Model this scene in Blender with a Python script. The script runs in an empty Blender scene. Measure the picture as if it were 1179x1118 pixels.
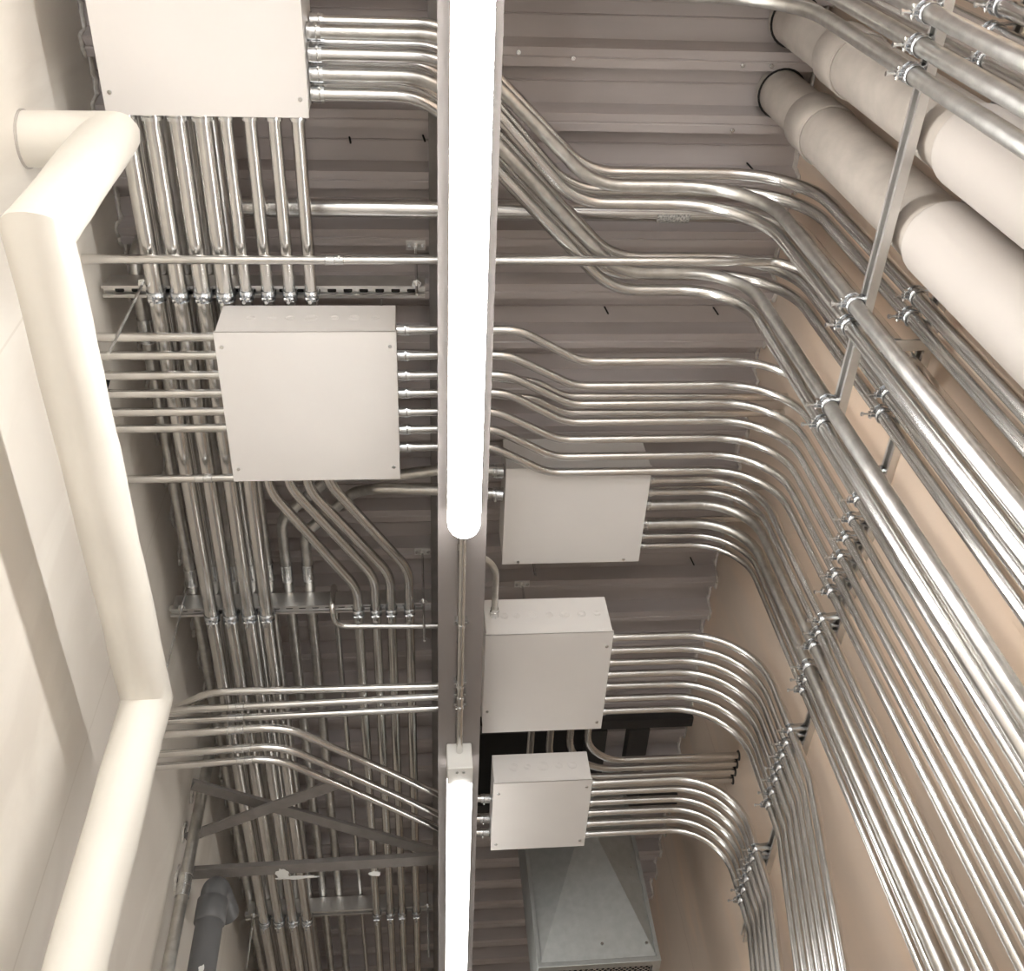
import bpy, bmesh, math, random
from mathutils import Vector, Matrix
random.seed(7)
C = bpy.context.scene.collection
V = Vector
PI = math.pi

# ------------------------------------------------------------------ camera
F = 1187.27
AX = [V((0.99554854, -0.04069895, -0.08500997)), V((-0.01629064, 0.81408017, -0.58052398)), V((0.09283165, 0.57932467, 0.80979331))]
EYE = V((0, 0, 1.6))
cam = bpy.data.cameras.new('camera'); co = bpy.data.objects.new('camera', cam); C.objects.link(co)
cam.sensor_fit = 'HORIZONTAL'; cam.sensor_width = 36; cam.lens = F / 1179 * 36
cam.clip_start = 0.05
m = Matrix.Identity(4)
for i in range(3):
    m[i][0] = AX[0][i]; m[i][1] = -AX[1][i]; m[i][2] = -AX[2][i]; m[i][3] = EYE[i]
co.matrix_world = m
bpy.context.scene.camera = co

def at(px, py, ax, v):
    """the point of the plane (axis ax = v) seen at this pixel of the survey photo"""
    a, b = (px - 589.5) / F, (py - 559) / F
    d = AX[0] * a + AX[1] * b + AX[2]
    t = (v - EYE[ax]) / d[ax]
    return EYE + d * t

# ------------------------------------------------------------------ materials
def node_mat(name, col, rough=0.5, metal=0.0, var=0.08, scale=6.0, bump=0.0, bscale=40.0, rvar=0.0, stretch=(1, 1, 1), col2=None, spec=0.5):
    mt = bpy.data.materials.new(name); mt.use_nodes = True
    nt = mt.node_tree; b = nt.nodes['Principled BSDF']
    tc = nt.nodes.new('ShaderNodeTexCoord'); mp = nt.nodes.new('ShaderNodeMapping'); mp.inputs['Scale'].default_value = stretch
    nt.links.new(tc.outputs['Object'], mp.inputs['Vector'])
    nz = nt.nodes.new('ShaderNodeTexNoise'); nz.inputs['Scale'].default_value = scale; nz.inputs['Detail'].default_value = 5
    nt.links.new(mp.outputs['Vector'], nz.inputs['Vector'])
    cr = nt.nodes.new('ShaderNodeValToRGB')
    cr.color_ramp.elements[0].position = 0.3; cr.color_ramp.elements[1].position = 0.7
    c2 = col2 or tuple(max(0, c * (1 - var * 2)) for c in col)
    cr.color_ramp.elements[0].color = (*c2, 1); cr.color_ramp.elements[1].color = (*col, 1)
    nt.links.new(nz.outputs['Fac'], cr.inputs['Fac']); nt.links.new(cr.outputs['Color'], b.inputs['Base Color'])
    b.inputs['Roughness'].default_value = rough; b.inputs['Metallic'].default_value = metal
    b.inputs['Specular IOR Level'].default_value = spec
    if rvar:
        mr = nt.nodes.new('ShaderNodeMapRange'); mr.inputs['To Min'].default_value = rough - rvar; mr.inputs['To Max'].default_value = rough + rvar
        n2 = nt.nodes.new('ShaderNodeTexNoise'); n2.inputs['Scale'].default_value = scale * 3
        nt.links.new(mp.outputs['Vector'], n2.inputs['Vector']); nt.links.new(n2.outputs['Fac'], mr.inputs['Value']); nt.links.new(mr.outputs['Result'], b.inputs['Roughness'])
    if bump:
        n3 = nt.nodes.new('ShaderNodeTexNoise'); n3.inputs['Scale'].default_value = bscale; n3.inputs['Detail'].default_value = 3
        nt.links.new(mp.outputs['Vector'], n3.inputs['Vector'])
        bp = nt.nodes.new('ShaderNodeBump'); bp.inputs['Strength'].default_value = bump; bp.inputs['Distance'].default_value = 0.01
        nt.links.new(n3.outputs['Fac'], bp.inputs['Height']); nt.links.new(bp.outputs['Normal'], b.inputs['Normal'])
    return mt
def emit_mat(name, col, s):
    mt = bpy.data.materials.new(name); mt.use_nodes = True
    nt = mt.node_tree; b = nt.nodes['Principled BSDF']
    b.inputs['Base Color'].default_value = (0.9, 0.9, 0.88, 1)
    b.inputs['Emission Color'].default_value = (*col, 1); b.inputs['Emission Strength'].default_value = s
    return mt

M_EMT = node_mat('galvanised_emt', (0.75, 0.74, 0.72), 0.23, 1.0, 0.06, 14, 0.0, 60, 0.05)
M_RMC = node_mat('weathered_galvanised_conduit', (0.72, 0.71, 0.68), 0.33, 1.0, 0.12, 30, 0.015, 90, 0.08)
M_STRUT = node_mat('galvanised_strut', (0.80, 0.79, 0.77), 0.42, 1.0, 0.08, 14, 0.0, 60, 0.06)
M_FIT = node_mat('zinc_fitting', (0.84, 0.85, 0.85), 0.22, 1.0, 0.10, 60, 0.03, 110, 0.06)
M_CLAMP = node_mat('zinc_clamp', (0.72, 0.75, 0.78), 0.25, 1.0, 0.10, 50, 0.0, 80, 0.06)
M_BOX = node_mat('grey_beige_box_paint', (0.74, 0.71, 0.68), 0.36, 0.0, 0.02, 4, 0.02, 200)
M_DECK = node_mat('taupe_deck_paint', (0.50, 0.452, 0.435), 0.40, 0.0, 0.07, 3, 0.04, 30, 0.06, stretch=(0.6, 3, 3))
M_STEEL = node_mat('taupe_steel_paint', (0.25, 0.225, 0.215), 0.45, 0.0, 0.04, 6, 0.03, 60)
M_GIRT = node_mat('grey_brace_paint', (0.235, 0.215, 0.20), 0.45, 0.0, 0.10, 16, 0.08, 90)
M_DARK = node_mat('dark_primer_steel', (0.035, 0.032, 0.03), 0.6, 0.0, 0.1, 10)
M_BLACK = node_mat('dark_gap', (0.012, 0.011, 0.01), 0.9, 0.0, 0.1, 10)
M_PVC = node_mat('cream_insulation_jacket', (0.80, 0.765, 0.69), 0.55, 0.0, 0.035, 5, 0.10, 14)
M_DRAIN = node_mat('beige_painted_drain_pipe', (0.46, 0.415, 0.37), 0.45, 0.0, 0.12, 12, 0.08, 40, 0.06)
M_DRAINJ = node_mat('beige_drain_jacket', (0.53, 0.49, 0.455), 0.5, 0.0, 0.03, 4, 0.05, 16)
M_GREY = node_mat('grey_pvc', (0.15, 0.152, 0.155), 0.4, 0.0, 0.06, 8, 0.04, 40)
M_DUCT = node_mat('galvanised_duct_sheet', (0.50, 0.52, 0.51), 0.45, 0.75, 0.06, 30, 0.05, 30, 0.06)
M_CAULK = node_mat('white_caulk', (0.70, 0.655, 0.60), 0.7, 0.0, 0.12, 60, 0.4, 60)
M_WHITE = node_mat('white_enamel', (0.85, 0.85, 0.82), 0.4, 0.0, 0.01, 5)
M_LABEL = node_mat('mottled_sticker', (0.85, 0.84, 0.80), 0.5, 0.1, 0.0, 170, col2=(0.12, 0.12, 0.12))
M_LIGHT = emit_mat('led_diffuser', (1.0, 0.99, 0.97), 27.0)
M_LIGHT2 = emit_mat('dim_led_diffuser', (1.0, 0.98, 0.95), 7.0)  # weaker glow for the farther strip light

def wall_mat(name, a, b_, c, seamcol):
    mt = node_mat(name, a, 0.75, 0, 0.04, 1.6, 0.10, 18, col2=b_)
    nt = mt.node_tree; bs = nt.nodes['Principled BSDF']
    old = bs.inputs['Base Color'].links[0].from_socket
    tc = nt.nodes['Texture Coordinate']
    mp = nt.nodes.new('ShaderNodeMapping'); mp.inputs['Scale'].default_value = (1, 0.9, 0.28); mp.inputs['Rotation'].default_value = (0.5, 0, 0)
    nt.links.new(tc.outputs['Object'], mp.inputs['Vector'])
    nz = nt.nodes.new('ShaderNodeTexNoise'); nz.inputs['Scale'].default_value = 2.6; nz.inputs['Detail'].default_value = 6; nz.inputs['Distortion'].default_value = 1.2
    nt.links.new(mp.outputs['Vector'], nz.inputs['Vector'])
    cr = nt.nodes.new('ShaderNodeValToRGB'); cr.color_ramp.elements[0].position = 0.45; cr.color_ramp.elements[1].position = 0.68
    cr.color_ramp.elements[0].color = (0, 0, 0, 1); cr.color_ramp.elements[1].color = (1, 1, 1, 1)
    nt.links.new(nz.outputs['Fac'], cr.inputs['Fac'])
    mx = nt.nodes.new('ShaderNodeMix'); mx.data_type = 'RGBA'
    nt.links.new(cr.outputs['Color'], mx.inputs['Factor']); nt.links.new(old, mx.inputs['A']); mx.inputs['B'].default_value = (*c, 1)
    # taped joints every 1.22 m
    sp = nt.nodes.new('ShaderNodeSeparateXYZ'); nt.links.new(tc.outputs['Object'], sp.inputs['Vector'])
    fm = nt.nodes.new('ShaderNodeMath'); fm.operation = 'PINGPONG'; fm.inputs[1].default_value = 0.61
    nt.links.new(sp.outputs['Y'], fm.inputs[0])
    lt = nt.nodes.new('ShaderNodeMath'); lt.operation = 'LESS_THAN'; lt.inputs[1].default_value = 0.004; nt.links.new(fm.outputs[0], lt.inputs[0])
    mu = nt.nodes.new('ShaderNodeMath'); mu.operation = 'MULTIPLY'; mu.inputs[1].default_value = 0.35; nt.links.new(lt.outputs[0], mu.inputs[0])
    m2 = nt.nodes.new('ShaderNodeMix'); m2.data_type = 'RGBA'
    nt.links.new(mu.outputs[0], m2.inputs['Factor']); nt.links.new(mx.outputs['Result'], m2.inputs['A']); m2.inputs['B'].default_value = (*seamcol, 1)
    nt.links.new(m2.outputs['Result'], bs.inputs['Base Color'])
    return mt
M_WL = wall_mat('left_plaster', (0.80, 0.755, 0.685), (0.73, 0.68, 0.61), (0.87, 0.83, 0.76), (0.6, 0.54, 0.46))
M_WR = wall_mat('right_gypsum_board', (0.74, 0.615, 0.51), (0.67, 0.56, 0.465), (0.80, 0.625, 0.485), (0.45, 0.33, 0.25))
M_FLOOR = node_mat('concrete_floor', (0.86, 0.855, 0.85), 0.6, 0, 0.02, 2, 0.05, 20)

# ------------------------------------------------------------------ mesh helpers
class MB:
    def __init__(s): s.v = []; s.f = []; s.sm = []
    def add(s, vs, fs, smooth=False):
        n = len(s.v); s.v += [V(p) for p in vs]; s.f += [[i + n for i in f] for f in fs]; s.sm += [smooth] * len(fs); return s
    def box(s, x0, x1, y0, y1, z0, z1):
        vs = [(x, y, z) for z in (z0, z1) for y in (y0, y1) for x in (x0, x1)]
        return s.add(vs, [(0, 2, 3, 1), (4, 5, 7, 6), (0, 1, 5, 4), (2, 6, 7, 3), (0, 4, 6, 2), (1, 3, 7, 5)])
    def prism(s, prof, p0, u, w, d, smooth=False, caps=True):
        """closed profile [(a,b)] in axes u,w at p0, extruded along d (vector)"""
        n = len(prof); a = [p0 + u * q[0] + w * q[1] for q in prof]; b = [p + d for p in a]
        fs = [(i, (i + 1) % n, n + (i + 1) % n, n + i) for i in range(n)]
        s.add(a + b, fs, smooth)
        if caps: s.add(a, [tuple(range(n - 1, -1, -1))]); s.add(b, [tuple(range(n))])
        return s
    def tube(s, pts, rad, seg=14, caps=True, smooth=True):
        pts = [V(p) for p in pts]; rs = rad if isinstance(rad, (list, tuple)) else [rad] * len(pts)
        T = []
        for i in range(len(pts)):
            a = pts[max(i - 1, 0)]; b = pts[min(i + 1, len(pts) - 1)]
            if 0 < i < len(pts) - 1:
                t = ((pts[i] - a).normalized() + (b - pts[i]).normalized())
            else: t = b - a
            T.append(t.normalized())
        n = T[0].orthogonal().normalized(); rings = []
        for i, p in enumerate(pts):
            if i: n = T[i - 1].rotation_difference(T[i]) @ n
            n = (n - T[i] * n.dot(T[i])).normalized(); q = T[i].cross(n)
            k = 1.0
            rings.append([p + (n * math.cos(2 * PI * j / seg) + q * math.sin(2 * PI * j / seg)) * rs[i] for j in range(seg)])
        vs = [x for r in rings for x in r]; fs = []
        for i in range(len(pts) - 1):
            for j in range(seg):
                fs.append((i * seg + j, i * seg + (j + 1) % seg, (i + 1) * seg + (j + 1) % seg, (i + 1) * seg + j))
        s.add(vs, fs, smooth)
        if caps: s.add(rings[0], [tuple(range(seg - 1, -1, -1))]); s.add(rings[-1], [tuple(range(seg))])
        return s
    def cyl(s, p0, p1, r, seg=14, r1=None): return s.tube([p0, p1], [r, r if r1 is None else r1], seg)
    def ring(s, c, nrm, R, r, seg=20, ms=5):
        nrm = V(nrm).normalized(); u = nrm.orthogonal().normalized(); w = nrm.cross(u); vs = []; fs = []
        for i in range(seg):
            d = u * math.cos(2 * PI * i / seg) + w * math.sin(2 * PI * i / seg)
            for j in range(ms):
                vs.append(V(c) + d * (R + r * math.cos(2 * PI * j / ms)) + nrm * r * math.sin(2 * PI * j / ms))
        for i in range(seg):
            for j in range(ms):
                fs.append((i * ms + j, ((i + 1) % seg) * ms + j, ((i + 1) % seg) * ms + (j + 1) % ms, i * ms + (j + 1) % ms))
        return s.add(vs, fs, True)
    def mesh(s, name, mat, org=V((0, 0, 0))):
        me = bpy.data.meshes.new(name); me.from_pydata([tuple(p - org) for p in s.v], [], [tuple(f) for f in s.f]); me.materials.append(mat)
        me.polygons.foreach_set('use_smooth', s.sm); me.update()
        bm = bmesh.new(); bm.from_mesh(me); bmesh.ops.recalc_face_normals(bm, faces=bm.faces); bm.to_mesh(me); bm.free()
        return me

def org_of(o): return V(o['_org']) if o is not None else V((0, 0, 0))
def obj(name, mb, mat, parent=None, org=None, bevel=0):
    """link mb as ONE mesh object; world coordinates in, local coordinates out"""
    if org is None: org = worg[parent.name] if parent else V((0, 0, 0))
    o = bpy.data.objects.new(name, mb.mesh(name, mat, org)); C.objects.link(o)
    worg[o.name] = V(org)
    if parent: o.parent = parent; o.location = V(org) - worg[parent.name]
    else: o.location = org
    if bevel:
        b = o.modifiers.new('bevel', 'BEVEL'); b.width = bevel; b.segments = 2; b.limit_method = 'ANGLE'
    return o
worg = {}
def tag(o, label, cat, group=None):
    o['label'] = label; o['category'] = cat
    if group: o['group'] = group
    return o
def thing(name, label, cat, loc, group=None):
    o = bpy.data.objects.new(name, None); o.empty_display_size = 0.05; C.objects.link(o); o.location = loc; worg[o.name] = V(loc)
    return tag(o, label, cat, group)
def struct(name, mb, mat, org=None):
    o = obj(name, mb, mat, None, org or V((0, 0, 0))); o['kind'] = 'structure'; return o

def fillet(pts, rad, n=9):
    pts = [V(p) for p in pts]; out = [pts[0]]
    for i in range(1, len(pts) - 1):
        r = rad[i - 1] if isinstance(rad, (list, tuple)) else rad
        a = pts[i - 1] - pts[i]; b = pts[i + 1] - pts[i]; la, lb = a.length, b.length; a.normalize(); b.normalize()
        ang = a.angle(b)
        if ang > PI - 0.01: out.append(pts[i]); continue
        t = min(r / math.tan(ang / 2), la * 0.49, lb * 0.49); r = t * math.tan(ang / 2)
        c = pts[i] + (a + b).normalized() * (r / math.sin(ang / 2))
        s, e = pts[i] + a * t - c, pts[i] + b * t - c
        tot = s.angle(e)
        for k in range(n + 1):
            q = k / n; out.append(c + (s * math.sin((1 - q) * tot) + e * math.sin(q * tot)) / math.sin(tot))
    out.append(pts[-1]); return out

def fitting(parent, p, d, r, kind='connector'):
    """box connector (or coupling) on the pipe at p, running along d"""
    d = V(d).normalized(); mb = MB()
    if kind == 'connector':
        mb.cyl(p, p + d * 0.006, r * 1.31, 6); mb.cyl(p + d * 0.006, p + d * 0.014, r * 1.22, 14)
        mb.cyl(p + d * 0.014, p + d * 0.038, r * 1.26, 14); mb.ring(p + d * 0.026, d, r * 1.26, 0.0018, 16, 4)
        q = p + d * 0.026; L = 0.0
    else:
        L = r * 1.9
        mb.cyl(p - d * L, p + d * L, r * 1.1, 16); mb.ring(p - d * L, d, r * 1.09, 0.0015, 16, 4); mb.ring(p + d * L, d, r * 1.09, 0.0015, 16, 4); mb.ring(p, d, r * 1.1, 0.0012, 16, 4)
        q = p + d * L * 0.55
    c = obj(kind, mb, M_FIT, parent, p)
    side = d.cross(V((0.3, 0.2, 1))).normalized(); down = side.cross(d).normalized()
    if down.z > 0: down = -down
    dd = (down * 0.8 + side * 0.6).normalized()
    sc = MB(); sc.cyl(q + dd * r * 1.2, q + dd * (r * 1.35 + 0.005), 0.0042, 6)
    obj('screw', sc, M_FIT, c, q)
    return c

def conduit(label, pts, r, group=None, fil=0.16, conn=(), coup=(), mat=None, name='metal_conduit', seg=16, n=9):
    pp = fillet(pts, fil, n); mb = MB().tube(pp, r, seg)
    o = obj(name, mb, mat or M_EMT, None, V(pts[0]))
    tag(o, label, 'conduit', group)
    for e in conn:
        if e == 0: fitting(o, pp[0], pp[1] - pp[0], r)
        else: fitting(o, pp[-1], pp[-2] - pp[-1], r)
    for (p, d) in coup: fitting(o, V(p), V(d), r, 'coupling')
    return o

_clamp = {}
def clamp(label, c, a, n, r, dist, group):
    """strut clamp round a conduit at c; a = pipe axis, n = direction to the strut"""
    a = V(a).normalized(); n = V(n).normalized(); s = a.cross(n).normalized()
    key = (round(r, 4), tuple(round(x, 2) for x in a), tuple(round(x, 2) for x in n), round(dist, 3))
    if key not in _clamp:
        w = 0.031; t = 0.0022; R = r + 0.0006
        mb = MB(); prof = []
        dist = dist + 0.0015; inn = [(dist, R * 1.02)] + [(R * math.cos(th), R * math.sin(th)) for th in [PI * 0.3 + k * (PI * 1.4) / 16 for k in range(17)]] + [(dist, -R * 1.02)]
        Ro = R + t
        outp = [(dist, Ro * 1.04)] + [(Ro * math.cos(th), Ro * math.sin(th)) for th in [PI * 0.3 + k * (PI * 1.4) / 16 for k in range(17)]] + [(dist, -Ro * 1.04)]
        prof = inn + outp[::-1]
        O = V((0, 0, 0))
        k = len(inn)
        vs = []; fs = []
        for off in (-w / 2, w / 2):
            for q in inn: vs.append(n * q[0] + s * q[1] + a * off)
            for q in outp: vs.append(n * q[0] + s * q[1] + a * off)
        N = 2 * k
        for i in range(k - 1):
            fs += [(i, i + 1, k + i + 1, k + i), (N + i, N + k + i, N + k + i + 1, N + i + 1), (i, N + i, N + i + 1, i + 1), (k + i, k + i + 1, N + k + i + 1, N + k + i)]
        fs += [(0, k, N + k, N), (k - 1, N + k - 1, N + 2 * k - 1, 2 * k - 1)]
        mb.add(vs, fs, True)
        mb.ring(a * w / 2, a, Ro, 0.0014, 20, 4); mb.ring(-a * w / 2, a, Ro, 0.0014, 20, 4)
        for sg in (-1, 1):   # ears
            e0 = -n * (Ro - 0.001) + s * (sg * 0.0045 - 0.001) - a * 0.009
            mb.prism([(0, 0), (0.018, 0.003), (0.018, 0.015), (0, 0.018)], e0, -n, a, s * 0.002)
        me = mb.mesh('strut_clamp', M_CLAMP)
        b = MB(); b.cyl(-n * (Ro + 0.010) - s * 0.012, -n * (Ro + 0.010) + s * 0.014, 0.003, 8)
        b.cyl(-n * (Ro + 0.010) - s * 0.016, -n * (Ro + 0.010) - s * 0.011, 0.0062, 6); b.cyl(-n * (Ro + 0.010) + s * 0.006, -n * (Ro + 0.010) + s * 0.011, 0.0058, 6)
        b.cyl(-n * (Ro + 0.012), -n * (Ro + 0.034), 0.0032, 8); b.cyl(-n * (Ro + 0.032), -n * (Ro + 0.038), 0.0058, 8)
        _clamp[key] = (me, b.mesh('bolt', M_FIT))
    me, bme = _clamp[key]
    o = bpy.data.objects.new('strut_clamp', me); C.objects.link(o); o.location = c
    tag(o, label, 'clamp', group)
    bo = bpy.data.objects.new('bolt', bme); C.objects.link(bo); bo.parent = o
    return o

ORD = ['first', 'second', 'third', 'fourth', 'fifth', 'sixth', 'seventh', 'eighth', 'ninth']

# ------------------------------------------------------------------ the room
XL, XR, ZC = -0.985, 1.333, 5.0
Y0, Y1 = -2.6, 8.6
struct('wall_left', MB().box(XL - 0.12, XL, Y0, Y1, 0, 5.05), M_WL)
struct('wall_right', MB().box(XR, XR + 0.12, Y0, Y1, 0, 5.05), M_WR)
struct('wall_front', MB().box(XL - 0.12, XR + 0.12, Y1, Y1 + 0.12, 0, 5.1), M_WL)
struct('wall_back', MB().box(XL - 0.12, XR + 0.12, Y0 - 0.12, Y0, 2.9, 5.1), M_WL)  # lower part left open, added so daylight brightens the undersides
struct('floor', MB().box(XL - 3, XR + 3, Y0 - 6, Y1 + 6, -0.1, 0), M_FLOOR)  # runs on outside the room to catch the added daylight
# ribbed steel deck
prof = []
y = 0.748 - 0.2 * 18
while y < Y1 + 0.1:
    prof += [(y, ZC), (y + 0.026, ZC), (y + 0.029, ZC + 0.004), (y + 0.034, ZC), (y + 0.058, ZC), (y + 0.062, ZC + 0.070), (y + 0.112, ZC + 0.070), (y + 0.115, ZC + 0.066), (y + 0.120, ZC + 0.070), (y + 0.186, ZC + 0.070)]
    y += 0.2
mb = MB(); n = len(prof)
lo = [V((XL - 0.12, a, b)) for a, b in prof] + [V((XR + 0.12, a, b)) for a, b in prof]
mb.add(lo, [(i, i + 1, n + i + 1, n + i) for i in range(n - 1)])
up = [V((p.x, p.y, p.z + 0.012)) for p in lo]
mb.add(up, [(i, n + i, n + i + 1, i + 1) for i in range(n - 1)])
deck = struct('ceiling', mb, M_DECK)
struct('trim_1', MB().box(XL - 0.12, XR + 0.12, Y0 - 0.12, Y1 + 0.12, 5.09, 5.14), M_DARK)
# deck fasteners poking through
k = 0
for (px, py) in [(402, 160), (487, 158), (862, 190), (697, 356), (823, 357), (706, 302), (796, 645), (760, 668), (806, 706), (730, 706), (470, 590), (463, 330)]:
    p = at(px, py, 2, ZC + 0.05); s = MB(); q = p + V((0.006, 0.004, -0.03)); s.cyl(V((p.x, p.y, 5.0705)), q, 0.0032, 6)
    obj('screw', s, M_BLACK, deck, p)
for (px, py) in [(660, 67), (855, 75), (843, 150), (597, 60), (888, 76), (540, 160)]:
    p = at(px, py, 2, ZC); s = MB(); s.cyl(p + V((0, 0, 0.002)), p - V((0, 0, 0.005)), 0.008, 6); s.cyl(p, p - V((0, 0, 0.009)), 0.004, 6)
    obj('rivet', s, M_FIT, deck, p)
# foam and caulk bead where the walls meet the deck
def bead(name, x, sgn):
    mb = MB(); pts = []
    for a, b in prof:
        if -0.5 < a < 7.5: pts.append((a, b))
    fine = []
    for i in range(len(pts) - 1):
        d = math.dist(pts[i], pts[i + 1]); m_ = max(1, int(d / 0.018))
        for j in range(m_):
            q = j / m_; fine.append((pts[i][0] + (pts[i + 1][0] - pts[i][0]) * q, pts[i][1] + (pts[i + 1][1] - pts[i][1]) * q))
    P_ = [V((x + sgn * random.uniform(0.002, 0.010), a + random.uniform(-.003, .003), b - 0.006 + random.uniform(-.006, .003))) for a, b in fine]
    mb.tube(P_, [random.uniform(0.004, 0.009) for _ in P_], 7)
    return struct(name, mb, M_CAULK)
bead('trim_2', XL, 1); bead('trim_3', XR, -1)

# ------------------------------------------------------------------ joist girder down the middle
BX = 0.14; BZ = 4.10
g = thing('joist_girder', 'long taupe steel girder of paired angles running down the middle of the ceiling', 'beam', V((BX, 3.0, BZ)))
for s in (-1, 1):
    x0 = BX + s * 0.013
    prof_a = [(0, 0), (s * 0.062, 0), (s * 0.062, 0.006), (s * 0.006, 0.006), (s * 0.006, 0.07), (0, 0.07)]
    mbb = MB().prism(prof_a, V((x0, Y0 + 0.01, BZ)), V((1, 0, 0)), V((0, 0, 1)), V((0, Y1 - Y0 - 0.02, 0)))
    obj('bottom_chord', mbb, M_STEEL, g)
    prof_t = [(0, 0), (s * 0.068, 0), (s * 0.068, -0.007), (s * 0.007, -0.007), (s * 0.007, -0.07), (0, -0.07)]
    mbb = MB().prism(prof_t, V((x0, Y0 + 0.01, 4.998)), V((1, 0, 0)), V((0, 0, 1)), V((0, Y1 - Y0 - 0.02, 0)))
    obj('top_chord', mbb, M_GIRT, g)
for (ya, yb) in [(-1.6, -0.9), (-0.2, -0.2), (2.50, 2.50), (3.20, 3.20), (4.3, 5.2), (6.1, 5.2), (6.1, 7.0), (7.9, 7.0)]:
    d = V((0, yb - ya, 0.8)).normalized(); u = V((1, 0, 0)); w = d.cross(u)
    mbb = MB().prism([(-0.012, -0.02), (0.012, -0.02), (0.012, 0.02), (-0.012, 0.02)], V((BX, ya, 4.15)), u, w, V((0, yb - ya, 0.8)))
    obj('web_bar', mbb, M_GIRT, g)

# ------------------------------------------------------------------ strip lights
def strip_light(y0, y1, label, r, lm, near_cap=False, far_round=False, near_round=False):
    t = thing('strip_light', label, 'light fixture', V((BX, (y0 + y1) / 2, 4.095)), 'strip lights under the girder')
    zc = 4.015
    hw = r * 0.96
    obj('housing', MB().prism([(-hw, 0.006), (hw, 0.006), (hw * 0.9, 0.045), (hw * 0.5, 0.0845), (-hw * 0.5, 0.0845), (-hw * 0.9, 0.045)], V((BX, y0 + 0.03, zc)), V((1, 0, 0)), V((0, 0, 1)), V((0, y1 - y0 - 0.06, 0))), M_WHITE, t)
    ys = []; rs = []
    def rounded(y, sgn):
        return [(y - sgn * 0.045 * (1 - math.sin(a)), r * (0.45 + 0.55 * math.cos(a)) if a < PI / 2 - 0.01 else r * 0.45) for a in [PI / 2 * q / 5 for q in range(6)]]
    e0 = [(y0, r)]; e1 = [(y1, r)]
    if far_round: e1 = [(y1 - 0.045 + 0.045 * math.sin(a), r * (0.35 + 0.65 * math.cos(a))) for a in [PI / 2 * q / 6 for q in range(7)]]
    if near_round: e0 = [(y0 + 0.045 - 0.045 * math.sin(a), r * (0.35 + 0.65 * math.cos(a))) for a in [PI / 2 * q / 6 for q in range(6, -1, -1)]]
    pts = e0 + e1
    dm = MB(); N = 20; vs = []; full = [(a, b) for a, b in pts]
    for a, b in full:
        for j in range(N + 1):
            th = PI * j / N; vs.append((BX + b * math.cos(th), a, zc - b * math.sin(th)))
    n = N + 1
    dm.add(vs, [(i * n + j, i * n + j + 1, (i + 1) * n + j + 1, (i + 1) * n + j) for i in range(len(full) - 1) for j in range(N)], True)
    dm.add(vs[:n], [tuple(range(n))]); dm.add(vs[-n:], [tuple(range(n))]); dm.add([q for i in range(len(full)) for q in (vs[i * n], vs[i * n + N])], [(2 * i, 2 * i + 1, 2 * i + 3, 2 * i + 2) for i in range(len(full) - 1)])
    obj('diffuser', dm, lm, t)
    if far_round:
        obj('end_cap', MB().box(BX - r * 0.8, BX + r * 0.8, y1 - 0.075, y1 - 0.02, zc + 0.002, 4.07), M_WHITE, t, bevel=0.004)
    if near_cap:
        cpt = obj('end_cap', MB().box(BX - r * 0.98, BX + r * 0.98, y0 - 0.09, y0 - 0.002, 3.985, 4.099), M_WHITE, t, bevel=0.004)
        obj('screw', MB().cyl((BX - .012, y0 - 0.07, 3.985), (BX - .012, y0 - 0.07, 3.981), 0.005, 8).cyl((BX + .012, y0 - 0.07, 3.985), (BX + .012, y0 - 0.07, 3.981), 0.005, 8), M_FIT, cpt)
    return t
strip_light(-0.53, 1.90, 'large glowing white strip light under the girder, nearest and widest of the two', 0.0485, M_LIGHT, far_round=True, near_round=True)
strip_light(3.02, 5.46, 'farther glowing strip light under the girder with a square white end box', 0.046, M_LIGHT2, near_cap=True, far_round=True)
lc = conduit('thin conduit linking the two strip lights under the girder', [(BX, 1.905, 4.06), (BX, 2.93, 4.06)], 0.0117, mat=M_EMT)
for py in (720, 790, 803, 814):
    yy = at(532, py, 2, 4.06).y
    obj('strap', MB().box(BX - 0.021, BX + 0.021, yy - 0.005, yy + 0.005, 4.072, 4.0995).cyl((BX, yy - 0.006, 4.06), (BX, yy + 0.006, 4.06), 0.0135, 14), M_FIT, lc)

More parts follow.
